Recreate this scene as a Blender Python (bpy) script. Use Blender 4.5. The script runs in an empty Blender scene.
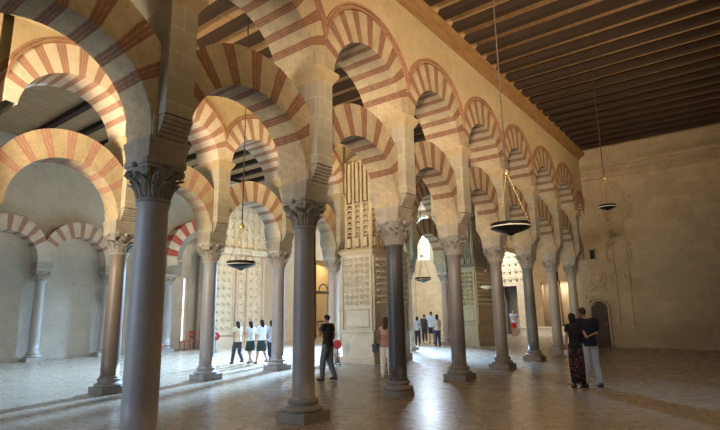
import bpy, math, random
from mathutils import Vector, Matrix
random.seed(7)
PI = math.pi
S, Co = math.sin, math.cos
scene = bpy.context.scene
COL = scene.collection

# ------------------------------------------------------------------ materials
MATS = {}
def _nt(name, rough=.7, metallic=0.0, spec=.5):
    m = bpy.data.materials.new(name); m.use_nodes = True
    nt = m.node_tree; b = nt.nodes['Principled BSDF']
    b.inputs['Roughness'].default_value = rough
    b.inputs['Metallic'].default_value = metallic
    if 'Specular IOR Level' in b.inputs: b.inputs['Specular IOR Level'].default_value = spec
    return m, nt, b
def N(nt, t, **kw):
    n = nt.nodes.new(t)
    for k, v in kw.items():
        if k in n.inputs: n.inputs[k].default_value = v
        else: setattr(n, k, v)
    return n
def mix(nt, fac, a, b, mode='MIX'):
    n = nt.nodes.new('ShaderNodeMix'); n.data_type = 'RGBA'; n.blend_type = mode
    for sock, v in ((n.inputs[0], fac), (n.inputs[6], a), (n.inputs[7], b)):
        if hasattr(v, 'links') or hasattr(v, 'is_output'): nt.links.new(v, sock)
        elif isinstance(v, (int, float)): sock.default_value = v
        else: sock.default_value = (*v, 1)
    return n.outputs[2]
def ramp(nt, src, p0, p1):
    r = nt.nodes.new('ShaderNodeMapRange'); r.inputs[1].default_value = p0; r.inputs[2].default_value = p1
    nt.links.new(src, r.inputs[0]); return r.outputs[0]
def noise(nt, scale, detail=4, coord='Object', rough=.6, stretch=None):
    tc = nt.nodes.new('ShaderNodeTexCoord')
    n = N(nt, 'ShaderNodeTexNoise', Scale=scale, Detail=detail, Roughness=rough)
    src = tc.outputs[coord]
    if stretch:
        mp = nt.nodes.new('ShaderNodeMapping'); mp.inputs['Scale'].default_value = stretch
        nt.links.new(src, mp.inputs[0]); src = mp.outputs[0]
    nt.links.new(src, n.inputs['Vector'])
    return n.outputs[0]
def bump(nt, b, src, strength=.3, dist=.02):
    bp = N(nt, 'ShaderNodeBump', Strength=strength, Distance=dist)
    nt.links.new(src, bp.inputs['Height']); nt.links.new(bp.outputs[0], b.inputs['Normal'])
def stone(name, c1, c2, c3=None, rough=.8, scale=3., bs=.35, bd=.02, stretch=None, spec=.4):
    if name in MATS: return MATS[name]
    m, nt, b = _nt(name, rough, spec=spec)
    a = noise(nt, scale, 6, stretch=stretch); f = ramp(nt, a, .35, .68)
    col = mix(nt, f, c1, c2)
    if c3:
        g = noise(nt, scale*7, 3); col = mix(nt, ramp(nt, g, .5, .95), col, c3)
    nt.links.new(col, b.inputs['Base Color'])
    bump(nt, b, noise(nt, scale*9, 5), bs, bd)
    MATS[name] = m; return m
def plain(name, c, rough=.6, metallic=0., var=.12, scale=20.):
    if name in MATS: return MATS[name]
    m, nt, b = _nt(name, rough, metallic)
    f = ramp(nt, noise(nt, scale, 3), .3, .7)
    nt.links.new(mix(nt, f, tuple(v*(1-var) for v in c), tuple(min(1, v*(1+var)) for v in c)), b.inputs['Base Color'])
    MATS[name] = m; return m
def emis(name, c, s):
    m, nt, b = _nt(name); b.inputs['Base Color'].default_value = (*c, 1)
    b.inputs['Emission Color'].default_value = (*c, 1); b.inputs['Emission Strength'].default_value = s
    MATS[name] = m; return m
def ashlar(name, c1, c2, mortar, bw=.62, bh=.34, ms=.008, rough=.85, axis='xy', bs=.3):
    """dressed stone blocks: the courses run round every upright face"""
    m, nt, b = _nt(name, rough, spec=.3)
    tc = nt.nodes.new('ShaderNodeTexCoord'); sp = nt.nodes.new('ShaderNodeSeparateXYZ'); nt.links.new(tc.outputs['Object'], sp.inputs[0])
    ad = N(nt, 'ShaderNodeMath', operation='ADD'); nt.links.new(sp.outputs[0], ad.inputs[0]); nt.links.new(sp.outputs[1], ad.inputs[1])
    cb = nt.nodes.new('ShaderNodeCombineXYZ'); nt.links.new(ad.outputs[0], cb.inputs[0]); nt.links.new(sp.outputs[2], cb.inputs[1])
    br = nt.nodes.new('ShaderNodeTexBrick'); nt.links.new(cb.outputs[0], br.inputs[0])
    br.inputs['Color1'].default_value = (*c1, 1); br.inputs['Color2'].default_value = (*c2, 1); br.inputs['Mortar'].default_value = (*mortar, 1)
    br.inputs['Scale'].default_value = 1; br.inputs['Mortar Size'].default_value = ms; br.inputs['Mortar Smooth'].default_value = .3
    br.inputs['Brick Width'].default_value = bw; br.inputs['Row Height'].default_value = bh; br.inputs['Bias'].default_value = 0
    f = ramp(nt, noise(nt, 2.2, 6), .4, .75)
    col = mix(nt, f, br.outputs[0], tuple(v*.72 for v in c1))
    g = ramp(nt, noise(nt, 23, 3), .6, .8); col = mix(nt, g, col, tuple(v*.6 for v in c2))
    nt.links.new(col, b.inputs['Base Color'])
    ht = N(nt, 'ShaderNodeMath', operation='SUBTRACT'); nt.links.new(noise(nt, 14, 5), ht.inputs[0]); nt.links.new(br.outputs[1], ht.inputs[1])
    bump(nt, b, ht.outputs[0], bs, .015)
    MATS[name] = m; return m
def brickred(name, red, red2, mortar, n=3):
    """brick voussoir: UV.x runs across the voussoir, thin mortar lines between its bricks"""
    m, nt, b = _nt(name, .85, spec=.3)
    tc = nt.nodes.new('ShaderNodeTexCoord'); sp = nt.nodes.new('ShaderNodeSeparateXYZ'); nt.links.new(tc.outputs['UV'], sp.inputs[0])
    mu = N(nt, 'ShaderNodeMath', operation='MULTIPLY'); nt.links.new(sp.outputs[0], mu.inputs[0]); mu.inputs[1].default_value = n
    wob = N(nt, 'ShaderNodeMath', operation='MULTIPLY_ADD'); nt.links.new(noise(nt, 6, 2), wob.inputs[0]); wob.inputs[1].default_value = .5; nt.links.new(mu.outputs[0], wob.inputs[2])
    fr = N(nt, 'ShaderNodeMath', operation='FRACT'); nt.links.new(wob.outputs[0], fr.inputs[0])
    ln = ramp(nt, fr.outputs[0], .22, .08)
    col = mix(nt, ramp(nt, noise(nt, 5, 5), .35, .7), red, red2)
    wear = ramp(nt, noise(nt, 11, 4), .35, .6)
    ml = N(nt, 'ShaderNodeMath', operation='MULTIPLY'); nt.links.new(ln, ml.inputs[0]); nt.links.new(wear, ml.inputs[1])
    col = mix(nt, ml.outputs[0], col, mortar)
    nt.links.new(col, b.inputs['Base Color']); bump(nt, b, noise(nt, 30, 4), .3, .01)
    MATS[name] = m; return m

PALE = stone('pale voussoir stone', (.48, .375, .23), (.33, .26, .16), (.20, .155, .095), scale=2.0)
PALE2 = stone('whitewashed voussoir stone', (.64, .53, .41), (.52, .42, .31), (.42, .32, .23), scale=2.4)
RED = brickred('brick voussoir', (.25, .12, .07), (.185, .095, .055), (.42, .31, .20))
RED2 = brickred('rosy brick voussoir', (.37, .20, .14), (.31, .17, .12), (.54, .42, .31))
MOULD = stone('painted arch moulding', (.34, .17, .10), (.24, .11, .065), (.5, .36, .2), scale=9)
MOULDC = stone('cream arch moulding', (.55, .40, .22), (.42, .29, .15), scale=9)
PLASTER = stone('ochre wall plaster', (.50, .385, .22), (.41, .31, .175), (.33, .24, .13), scale=.9, bs=.15)
PIERM = ashlar('pier ashlar', (.44, .385, .28), (.35, .305, .225), (.56, .50, .38), .5, .36)
IMPOST = stone('carved impost stone', (.42, .37, .29), (.31, .26, .19), (.22, .18, .13), scale=5, bs=.5)
def shaftmat(name, c):
    return stone(name, c, tuple(v*.78 for v in c), tuple(min(1, v*1.12) for v in c), rough=.42, scale=3.2, bs=.08, stretch=(1, 1, .35), spec=.5)
CAPM = stone('weathered capital marble', (.40, .365, .31), (.28, .25, .21), (.16, .14, .115), scale=8, bs=.5)
CAPL = stone('pale capital marble', (.52, .46, .38), (.40, .35, .28), (.26, .22, .17), scale=8, bs=.5)
BASEM = stone('column base marble', (.33, .29, .24), (.25, .22, .18), (.16, .14, .11), rough=.6, scale=6, bs=.2)
CARVED = stone('carved cream limestone', (.66, .59, .46), (.54, .47, .35), (.40, .33, .23), scale=3, bs=.5, bd=.03)
CARVEDW = stone('carved golden limestone', (.62, .50, .31), (.52, .41, .25), (.36, .27, .16), scale=3, bs=.5, bd=.03)
CARVEDB = stone('carved grey-gold limestone', (.46, .37, .24), (.38, .30, .19), scale=5)
WOODB = stone('dark beam wood', (.045, .025, .013), (.03, .017, .009), scale=6, bs=.2, stretch=(.3, 3, 3))
WOODP = stone('ceiling plank wood', (.46, .30, .16), (.30, .18, .085), (.55, .38, .2), scale=3, bs=.3, stretch=(3, .6, 1))
WOODC = stone('cornice wood', (.30, .165, .060), (.20, .105, .038), (.13, .07, .025), scale=4, bs=.2, stretch=(2, .5, 2))
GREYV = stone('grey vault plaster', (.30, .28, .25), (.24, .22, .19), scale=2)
IRON = plain('black iron', (.018, .017, .016), .35, .6)
ROPE = plain('dark iron rod', (.04, .03, .022), .6)
BRASS = plain('brass chain', (.62, .44, .20), .35, .8)
LAMPRIM = plain('pale lamp rim', (.80, .74, .62), .25)
REDP = plain('red painted board', (.40, .03, .03), .6)
REDW = plain('red chair paint', (.40, .09, .05), .6)
GLASSLAMP = plain('dark green lamp glass', (.02, .04, .03), .1)
WHITEM = plain('white plaster', (.80, .77, .70), .8)
GOLD = plain('gilded metal', (.80, .58, .25), .4, .6)
DARKIN = plain('dark oak door', (.06, .035, .02), .6)
SLATE = plain('blue grey screen', (.10, .13, .17), .5)
SKYPANE = emis('daylight through pane', (.86, .93, 1.0), 2.6)
SKYPANE2 = emis('hazy pane', (.86, .92, 1.0), 1.3)

def floor_mat():
    m, nt, b = _nt('polished marble floor', .22, spec=.5)
    tc = nt.nodes.new('ShaderNodeTexCoord'); mp = nt.nodes.new('ShaderNodeMapping'); nt.links.new(tc.outputs['Object'], mp.inputs[0])
    mp.inputs['Rotation'].default_value = (0, 0, PI/2)
    br = nt.nodes.new('ShaderNodeTexBrick'); nt.links.new(mp.outputs[0], br.inputs[0])
    br.inputs['Color1'].default_value = (.36, .285, .20, 1); br.inputs['Color2'].default_value = (.29, .23, .16, 1); br.inputs['Mortar'].default_value = (.20, .165, .12, 1)
    br.inputs['Scale'].default_value = 1; br.inputs['Mortar Size'].default_value = .006; br.inputs['Brick Width'].default_value = 1.5; br.inputs['Row Height'].default_value = .8
    br.inputs['Bias'].default_value = .0
    f = ramp(nt, noise(nt, 1.7, 7, rough=.7), .38, .7)
    col = mix(nt, f, br.outputs[0], (.31, .265, .205))
    g = ramp(nt, noise(nt, 3, 5, rough=.6), .5, .8); col = mix(nt, g, col, (.23, .19, .14))
    nt.links.new(col, b.inputs['Base Color'])
    rr = nt.nodes.new('ShaderNodeMapRange'); nt.links.new(noise(nt, 3.5, 5), rr.inputs[0]); rr.inputs[3].default_value = .20; rr.inputs[4].default_value = .36
    nt.links.new(rr.outputs[0], b.inputs['Roughness'])
    ht = N(nt, 'ShaderNodeMath', operation='MULTIPLY_ADD'); nt.links.new(br.outputs[1], ht.inputs[0]); ht.inputs[1].default_value = -1.; nt.links.new(noise(nt, 1.1, 2), ht.inputs[2])
    bump(nt, b, ht.outputs[0], .10, .01)
    return m
FLOORM = floor_mat()

# ------------------------------------------------------------------ mesh helpers
class MB:
    def __init__(s): s.v = []; s.f = []; s.mi = []; s.uv = {}; s.smooth = []
    def add(s, vs, fs, mi=0, smooth=False, M=None, uvs=None):
        o = len(s.v)
        s.v += [tuple(M @ Vector(p)) if M is not None else tuple(p) for p in vs]
        for i, f in enumerate(fs):
            if uvs: s.uv[len(s.f)] = uvs[i]
            s.f.append([o+j for j in f]); s.mi.append(mi); s.smooth.append(smooth)
        return s
    def box(s, x0, x1, y0, y1, z0, z1, mi=0, M=None):
        v = [(x, y, z) for z in (z0, z1) for y in (y0, y1) for x in (x0, x1)]
        return s.add(v, [(0, 2, 3, 1), (4, 5, 7, 6), (0, 1, 5, 4), (2, 6, 7, 3), (0, 4, 6, 2), (1, 3, 7, 5)], mi, False, M)
    def frustum(s, a, b, z0, z1, mi=0, M=None):
        """a, b: (x0,x1,y0,y1) rectangles at z0 and z1"""
        v = [(a[0], a[2], z0), (a[1], a[2], z0), (a[1], a[3], z0), (a[0], a[3], z0), (b[0], b[2], z1), (b[1], b[2], z1), (b[1], b[3], z1), (b[0], b[3], z1)]
        return s.add(v, [(3, 2, 1, 0), (4, 5, 6, 7), (0, 1, 5, 4), (1, 2, 6, 5), (2, 3, 7, 6), (3, 0, 4, 7)], mi, False, M)
    def lathe(s, prof, n=24, mi=0, M=None, smooth=True, caps=True):
        v = []; f = []
        for r, z in prof:
            for k in range(n): a = 2*PI*k/n; v.append((r*Co(a), r*S(a), z))
        for i in range(len(prof)-1):
            for k in range(n):
                k2 = (k+1) % n; f.append((i*n+k, i*n+k2, (i+1)*n+k2, (i+1)*n+k))
        s.add(v, f, mi, smooth, M)
        if caps:
            for i, rev in ((0, True), (len(prof)-1, False)):
                ring = [v[i*n+k] for k in range(n)]; idx = list(range(n))
                s.add(ring, [idx[::-1] if rev else idx], mi, False, M)
        return s
    def tube(s, pts, r, n=8, mi=0, caps=True):
        pts = [Vector(p) for p in pts]; rs = r if isinstance(r, (list, tuple)) else [r]*len(pts)
        v = []; f = []; up = None
        for i, p in enumerate(pts):
            d = (pts[min(i+1, len(pts)-1)] - pts[max(i-1, 0)]).normalized()
            if up is None: up = Vector((0, 0, 1)) if abs(d.z) < .9 else Vector((1, 0, 0))
            a = d.cross(up).normalized(); b = a.cross(d).normalized(); up = b
            for k in range(n):
                t = 2*PI*k/n; v.append(tuple(p + a*(rs[i]*Co(t)) + b*(rs[i]*S(t))))
        for i in range(len(pts)-1):
            for k in range(n):
                k2 = (k+1) % n; f.append((i*n+k, (i+1)*n+k, (i+1)*n+k2, i*n+k2))
        s.add(v, f, mi, True)
        if caps:
            s.add(v[:n], [list(range(n))], mi); s.add(v[-n:], [list(range(n))[::-1]], mi)
        return s
    def sphere(s, c, r, n=12, mi=0, M=None):
        r = r if isinstance(r, (list, tuple)) else (r, r, r)
        v = []; f = []; m = n//2
        for i in range(m+1):
            t = PI*i/m
            for k in range(n): a = 2*PI*k/n; v.append((c[0]+r[0]*S(t)*Co(a), c[1]+r[1]*S(t)*S(a), c[2]+r[2]*Co(t)))
        for i in range(m):
            for k in range(n):
                k2 = (k+1) % n; f.append((i*n+k, (i+1)*n+k, (i+1)*n+k2, i*n+k2))
        return s.add(v, f, mi, True, M)
    def pyr(s, o, u, w, nrm, h, mi=0):
        """four sided boss on the face patch o, o+u, o+u+w, o+w"""
        o, u, w, nrm = map(Vector, (o, u, w, nrm)); t = o+(u+w)/2+nrm*h
        return s.add([o, o+u, o+u+w, o+w, t], [(0, 1, 4), (1, 2, 4), (2, 3, 4), (3, 0, 4)], mi)
    def build(s, name, mats, parent=None, loc=None):
        me = bpy.data.meshes.new(name); me.from_pydata(s.v, [], s.f)
        mats = mats if isinstance(mats, (list, tuple)) else [mats]
        for m in mats: me.materials.append(m)
        me.polygons.foreach_set('material_index', s.mi); me.polygons.foreach_set('use_smooth', s.smooth)
        if s.uv:
            ul = me.uv_layers.new(name='UVMap')
            for pi, p in enumerate(me.polygons):
                if pi in s.uv:
                    for li, uv in zip(p.loop_indices, s.uv[pi]): ul.data[li].uv = uv
        me.update()
        o = bpy.data.objects.new(name, me); COL.objects.link(o)
        if parent is not None: o.parent = parent
        if loc: o.location = loc
        return o
def tag(o, label=None, cat=None, group=None, kind=None):
    if label: o['label'] = label
    if cat: o['category'] = cat
    if group: o['group'] = group
    if kind or label: o['kind'] = kind or 'thing'
    return o
def empty(name, loc, label, cat, group=None, rz=0.):
    o = bpy.data.objects.new(name, None); COL.objects.link(o); o.location = loc; o.rotation_euler = (0, 0, rz); o.empty_display_size = .2
    return tag(o, label, cat, group)
def share(src, parent, name=None, mat=None):
    c = src.copy()
    if mat is not None:
        c.data = src.data.copy(); c.data.materials[0] = mat
    COL.objects.link(c); c.parent = parent; return c

# ------------------------------------------------------------------ columns
SP = 2.876
ZC = 3.72
def capital_mesh():
    m = MB()
    m.lathe([(.185, 3.17), (.215, 3.185), (.222, 3.205), (.215, 3.225), (.19, 3.24)], 28)
    m.lathe([(.185, 3.23), (.19, 3.34), (.21, 3.46), (.25, 3.56), (.29, 3.62)], 28)
    def leaf(a, z0, h, r0, out, w):
        Mx = Matrix.Rotation(a, 4, 'Z')
        prof = [(0, 0, .8), (.25, .012, 1.), (.5, .025, 1.05), (.75, .06, .95), (.92, .12*out/.1, .75), (1.0, .17*out/.1, .45), (.93, .20*out/.1, .2)]
        v = []; f = []
        for t, o, ww in prof:
            rr = r0+o*.6+ (z0+h*t-3.23)*.12
            for q, dz, dr in ((-1, -.012, -.02), (-.5, 0, .006), (0, .004, .022), (.5, 0, .006), (1, -.012, -.02)):
                v.append((rr+dr, q*w*ww/2, z0+h*t+dz))
        nn = 5
        for i in range(len(prof)-1):
            for k in range(nn-1): f.append((i*nn+k, i*nn+k+1, (i+1)*nn+k+1, (i+1)*nn+k))
        m.add(v, f, 0, True, Mx)
        v2 = [(x-.03, y, z) for x, y, z in v]
        m.add(v2, [q[::-1] for q in f], 0, True, Mx)
        for q in (-.36, 0, .36):    # leaf ribs
            m.tube([Mx @ Vector((r0+.02+(h*t)*.12+o*.6, q*w*ww, z0+h*t)) for t, o, ww in prof[:6]], .008, 5)
    for k in range(8): leaf(2*PI*k/8, 3.235, .19, .185, .1, .15)
    for k in range(8): leaf(2*PI*(k+.5)/8, 3.26, .27, .19, .12, .15)
    for k in range(4):     # corner volutes
        a = PI/4+k*PI/2; c = Vector((Co(a), S(a), 0)); t = Vector((-S(a), Co(a), 0))
        pts = []
        for j in range(15):
            th = j/14*2.6*PI; r = .062*(1-j/18)
            pts.append(c*(.315+r*S(th)) + Vector((0, 0, 3.565+r*Co(th))))
        m.tube([c*.21+Vector((0, 0, 3.42)), c*.25+Vector((0, 0, 3.54))]+pts, [.02, .026]+[.026*(1-j/25) for j in range(15)], 6)
        m.sphere((c.x*.32, c.y*.32, 3.565), .035, 8)
        b = k*PI/2; m.sphere((.30*Co(b), .30*S(b), 3.655), (.045, .045, .04), 8)
    # concave sided abacus
    v = []; n = 32
    def rad(i):
        a = 2*PI*i/n; q = max(abs(Co(a)), abs(S(a))); d = .31/q
        return a, min(d, .405) - .035*max(0, 1-abs(((a % (PI/2))-PI/4)/(PI/4))**0)*0 - .03*(abs(((a % (PI/2)))-PI/4)/(PI/4))**2
    rings = [(.9, 3.605), (.92, 3.64), (.98, 3.65), (1., 3.68), (1.0, 3.72)]
    for sc, z in rings:
        for i in range(n):
            a, r = rad(i); v.append((r*sc*Co(a), r*sc*S(a), z))
    f = [(j*n+i, j*n+(i+1) % n, (j+1)*n+(i+1) % n, (j+1)*n+i) for j in range(len(rings)-1) for i in range(n)]
    f += [list(range(n))[::-1], [(len(rings)-1)*n+i for i in range(n)]]
    m.add(v, f)
    return m
def base_mesh(square=True):
    m = MB()
    if square: m.box(-.31, .31, -.31, .31, 0, .15); z = .15
    else: m.lathe([(.335, 0), (.34, .06), (.33, .12)], 28); z = .12
    m.lathe([(.30, z), (.315, z+.025), (.315, z+.05), (.29, z+.075), (.25, z+.085), (.235, z+.11), (.25, z+.13), (.262, z+.15), (.25, z+.175), (.222, z+.19)], 28)
    return m
def shaft_mesh(r=.195):
    m = MB(); pr = [(r+.025, .30), (r+.022, .36), (r+.004, .39)]
    for i in range(9):
        t = i/8; z = .39+t*(3.12-.39); pr.append((r*(1+.02*S(PI*t)) - .02*t, z))
    pr += [(r-.005, 3.14), (r-.002, 3.17)]
    m.lathe(pr, 32); return m
protos = {}
def column(x, y, label, group, shaft, light=False, square=True, r=.195, scale=1., name='marble_column'):
    root = empty(name, (x, y, 0), label, 'column', group)
    cm = CAPL if light else CAPM; bm_ = shaft if light else BASEM
    for key, fn in ((('base', square), lambda: base_mesh(square)), (('shaft', r), lambda: shaft_mesh(r)), (('capital', 0), capital_mesh)):
        mat = {'base': bm_, 'shaft': shaft, 'capital': cm}[key[0]]
        if key not in protos: protos[key] = fn().build(key[0], mat, root)
        else: share(protos[key], root, mat=mat)
    root.scale = (scale, scale, 1)
    return root

# ------------------------------------------------------------------ piers, arches
def pier_obj(x, y, label, group, mat=PIERM, hw=.5):
    root = empty('arcade_pier', (x, y, ZC), label, 'pier', group)
    k = ('pier', hw, mat.name)
    if k not in protos:
        P = {}
        m = MB(); Z = -ZC
        m.box(-hw, hw, -.2, .2, 4.28+Z, 6.02+Z); m.box(-.33, .33, -.255, .255, 4.0+Z, 4.28+Z)
        P['pillar'] = m.build('pillar', mat, root)
        m = MB(); m.box(-.29, .29, -.27, .27, 3.72+Z, 3.80+Z); m.frustum((-.29, .29, -.27, .27), (-.32, .32, -.285, .285), 3.80+Z, 3.93+Z); m.box(-.33, .33, -.29, .29, 3.93+Z, 4.0+Z)
        P['impost'] = m.build('impost_block', IMPOST, root)
        for sx in (-1, 1):
            m = MB()
            for j in range(5):
                t = j/4; xx = .34+ (hw-.02-.36)*t; zz = 4.03+.052*j
                m.box(min(0, sx*xx), max(0, sx*xx), -.2, .2, zz-.03+Z, zz+.03+Z)
                c = Vector((sx*xx, -.205, zz+Z)); m.tube([c, c+Vector((0, .41, 0))], .036, 10)
            P['roll%d' % sx] = m.build('rolled_corbel', IMPOST, root)
        m = MB()
        for (a, b, z0, z1) in ((.2, .215, 5.84, 5.88), (.215, .30, 5.88, 6.02), (.30, .30, 6.02, 6.08)):
            dx = a-.2; dx2 = b-.2
            m.frustum((-hw-dx*.9, hw+dx*.9, -a, a), (-hw-dx2*.9, hw+dx2*.9, -b, b), z0+Z, z1+Z)
        P['moulding'] = m.build('impost_moulding', PLASTER if mat is PIERM else mat, root)
        protos[k] = P
    else:
        for p in protos[k].values(): share(p, root)
    return root

def ring(half, ci, ri, co, ro, w, phi0, nred, skew, share_red=.43, seg=3, half_only=False):
    """voussoir ring in the YZ plane about y=0; mats 0 pale 1 red"""
    m = MB()
    cuts = [(phi0, skew, 0, 4)]
    span = PI-2*skew; cell = span/(nred+(nred-1)*(1-share_red)/share_red)
    pale = cell*(1-share_red)/share_red; a = skew
    for i in range(nred):
        cuts.append((a, a+cell, 1, seg)); a += cell
        if i < nred-1: cuts.append((a, a+pale, 0, seg)); a += pale
    cuts.append((PI-skew, PI-phi0, 0, 4))
    def outer(ph):
        dy, dz = Co(ph), S(ph); d = ci-co     # ray from (0,ci)
        B = d*dz; Cc = d*d-ro*ro; t = -B+math.sqrt(B*B-Cc)
        if abs(dy) > 1e-6: t = min(t, half/abs(dy))
        return t
    for a0, a1, mi, sg in cuts:
        if half_only and a0 < PI/2-.1: continue
        for k in range(sg):
            p0 = a0+(a1-a0)*k/sg; p1 = a0+(a1-a0)*(k+1)/sg; u0, u1 = k/sg, (k+1)/sg
            t0, t1 = outer(p0), outer(p1)
            q = [(ri*Co(p0), ci+ri*S(p0)), (ri*Co(p1), ci+ri*S(p1)), (t1*Co(p1), ci+t1*S(p1)), (t0*Co(p0), ci+t0*S(p0))]
            v = [(w, y, z) for y, z in q]+[(-w, y, z) for y, z in q]
            uu = [u0, u1, u1, u0]
            fs = [(0, 1, 2, 3), (7, 6, 5, 4), (0, 4, 5, 1), (2, 6, 7, 3)]
            uvs = [[(uu[i % 4], .9 if i % 4 in (2, 3) else .1) for i in f] for f in fs]
            m.add(v, fs, mi, False, None, uvs)
    return m
def band(half, c, r0, r1, x0, x1, cut=None, n=48, side=1):
    """raised moulding along the extrados on the face side*x"""
    m = MB(); v = []
    for i in range(n+1):
        for r, x in ((r0, x0), (r0, x1), (r1, x1), (r1, x0)):
            a = math.acos(min(1, half/r)); p = a+(PI-2*a)*i/n; v.append((side*x, r*Co(p), c+r*S(p)))
    f = []
    for i in range(n):
        for k in range(4):
            k2 = (k+1) % 4; f.append((i*4+k, i*4+k2, (i+1)*4+k2, (i+1)*4+k))
    f += [(0, 1, 2, 3), (n*4+3, n*4+2, n*4+1, n*4)]
    return m.add(v, f)
UP = dict(ci=5.98, ri=1.2, co=6.42, ro=1.46); LO = dict(ci=4.06, ri=1.175, co=4.35, ro=1.55)
def arch_pair(x, y0, y1, txt, group, mats=(PALE, RED), lmats=None, hw=.5, lower=True, upper=True):
    half = (y1-y0)/2; k = half/1.438; ym = (y0+y1)/2
    lmats = lmats or mats
    if upper:
        root = empty('upper_arch', (x, ym, 6.08), 'round striped upper arch %s' % txt, 'arch', group+', upper tier')
        zs = 6.08
        u = {kk: v*k if kk[0] == 'r' else v for kk, v in UP.items()}
        if k < .9: u['ci'] = 5.98+.1; u['co'] = 6.3
        m = ring(half, u['ci']-zs, u['ri'], u['co']-zs, u['ro'], hw, max(-.02, math.asin(max(-1, (6.085-u['ci'])/u['ri']))), 9, .40)
        m.build('voussoirs', list(mats), root)
        for sd in (1, -1):
            band(half, u['co']-zs, u['ro'], u['ro']+.05, hw-.02, hw+.045, side=sd).build('inner_moulding', MOULD, root)
            band(half, u['co']-zs, u['ro']+.05, u['ro']+.075, hw-.02, hw+.02, side=sd).build('middle_moulding', MOULDC, root)
            band(half, u['co']-zs, u['ro']+.075, u['ro']+.125, hw-.02, hw+.06, side=sd).build('outer_moulding', MOULD, root)
    if lower:
        root = empty('horseshoe_arch', (x, ym, 4.0), 'striped horseshoe lower arch %s' % txt, 'arch', group+', lower tier')
        l = {kk: v*k if kk[0] == 'r' else v for kk, v in LO.items()}
        l['ri'] = min(l['ri'], half-.25)
        m = ring(half, l['ci']-4.0, l['ri'], l['co']-4.0, l['ro'], .3, math.asin(max(-1, (4.0-l['ci'])/l['ri'])), 7, .55, .40)
        m.build('voussoirs', list(lmats), root)
def spandrel(m, x, y0, y1, top, hw=.5):
    half = (y1-y0)/2; k = half/1.438; ym = (y0+y1)/2; ro = UP['ro']*k; co = UP['co'] if k >= .9 else 6.3
    n = 24
    ys = [y0+(y1-y0)*i/n for i in range(n+1)]
    zl = [co+math.sqrt(max(0, ro*ro-(y-ym)**2)) for y in ys]
    for i in range(n):
        a = [(ys[i], zl[i]), (ys[i+1], zl[i+1]), (ys[i+1], top), (ys[i], top)]
        m.add([(x+hw, *p) for p in a], [(0, 1, 2, 3)]); m.add([(x-hw, *p) for p in a], [(3, 2, 1, 0)])
    m.add([(x-hw, y0, top), (x+hw, y0, top), (x+hw, y1, top), (x-hw, y1, top)], [(0, 1, 2, 3)])

ORD = ['first', 'second', 'third', 'fourth', 'fifth', 'sixth', 'seventh', 'eighth', 'ninth']
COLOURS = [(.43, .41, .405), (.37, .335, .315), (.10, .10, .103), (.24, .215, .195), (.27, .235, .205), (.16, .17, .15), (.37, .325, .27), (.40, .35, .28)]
CNAME = ['thick blue-grey marble column cut by the bottom edge, nearest of the front row',
         'purplish grey marble column on a square plinth, second of the front row from the nearest',
         'near-black marble column, third of the front row beside the woman in white trousers',
         'brownish grey marble column, fourth of the front row, right of the strolling group',
         'tan grey marble column on a square plinth, fifth of the front row',
         'dark green-grey marble column, sixth of the front row',
         'light grey-brown marble column, seventh of the front row, left of the embracing couple',
         'pale marble column at the end wall, last of the front row behind the couple']
ys1 = [k*SP for k in range(-1, 8)]
G1 = 'columns of the front arcade'
for k in range(0, 8):
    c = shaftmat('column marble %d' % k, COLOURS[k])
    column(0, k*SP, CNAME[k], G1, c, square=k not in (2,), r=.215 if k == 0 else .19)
    pier_obj(0, k*SP, 'stone pier with rolled corbels on the %s column of the front row' % ORD[k], 'piers of the front arcade')
column(0, -SP, 'grey marble column of the front row nearest to the viewer', G1, shaftmat('column marble 8', (.22, .2, .19)))
pier_obj(0, -SP, 'stone pier above the column of the front row nearest to the viewer', 'piers of the front arcade')
YE = 21.6
sp = MB()
for k in range(-1, 8):
    y0 = k*SP; y1 = (k+1)*SP if k < 7 else YE
    if k == -1: t = 'left of the first front column, cut by the photo edge'
    elif k < 7: t = 'between the %s and %s front columns' % (ORD[k], ORD[k+1])
    else: t = 'small and narrow, against the end wall'
    arch_pair(0, y0, y1, t, 'front arcade arches', lmats=(PALE, RED), lower=True)
    spandrel(sp, 0, y0, y1, 8.86)
y0 = -SP
sp.box(-.5, .5, -8, -SP-.24, 6.1, 8.86)
tag(sp.build('wall_arcade_front', PLASTER), kind='structure')

# second arcade
X2 = -5.9; X2B = -6.4
ys2 = [-.3, 2.55, 5.2, 7.85, 10.6]
ys2b = [13.1, 16.5, 20.2]
G2 = 'columns of the second arcade'
l2 = ['dark brown column of the second row beside the nearest front column',
      'pale blue-grey marble column of the second row, left of the three walking women',
      'pale grey-pink marble column of the second row, right of the three walking women',
      'rosy marble column of the second row beside the carved corner pier, behind the strolling man']
c2 = [(.26, .20, .15), (.40, .40, .42), (.38, .35, .34), (.46, .38, .33)]
for i, (y, lab) in enumerate(zip(ys2[1:], l2)):
    column(X2, y, lab, G2, shaftmat('second row marble %d' % i, c2[i]), light=i > 0, r=.2)
    pier_obj(X2, y, 'stone pier above the %s' % ['column at the left edge, second row', 'pale column left of the walking women', 'pale column right of the walking women', 'rosy column beside the carved corner pier'][i], 'piers of the second arcade')
l2b = ['white marble column seen just right of the near-black column', 'pinkish marble column right of the strolling group']
for i, (y, lab) in enumerate(zip(ys2b[1:], l2b)):
    column(X2B, y, lab, G2, shaftmat('second row marble %d' % (i+4), [(.60, .55, .47), (.40, .27, .22)][i]), light=True, r=.2)
    pier_obj(X2B, y, 'stone pier above the %s' % ['white column beyond the near-black column', 'pinkish column beyond the strolling group'][i], 'piers of the second arcade')
sp = MB()
T2 = ['at the far left of the second row', 'left of the pale blue-grey column of the second row', 'framing the carved niche wall behind the walking women', 'between the pale column and the carved corner pier']
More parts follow.
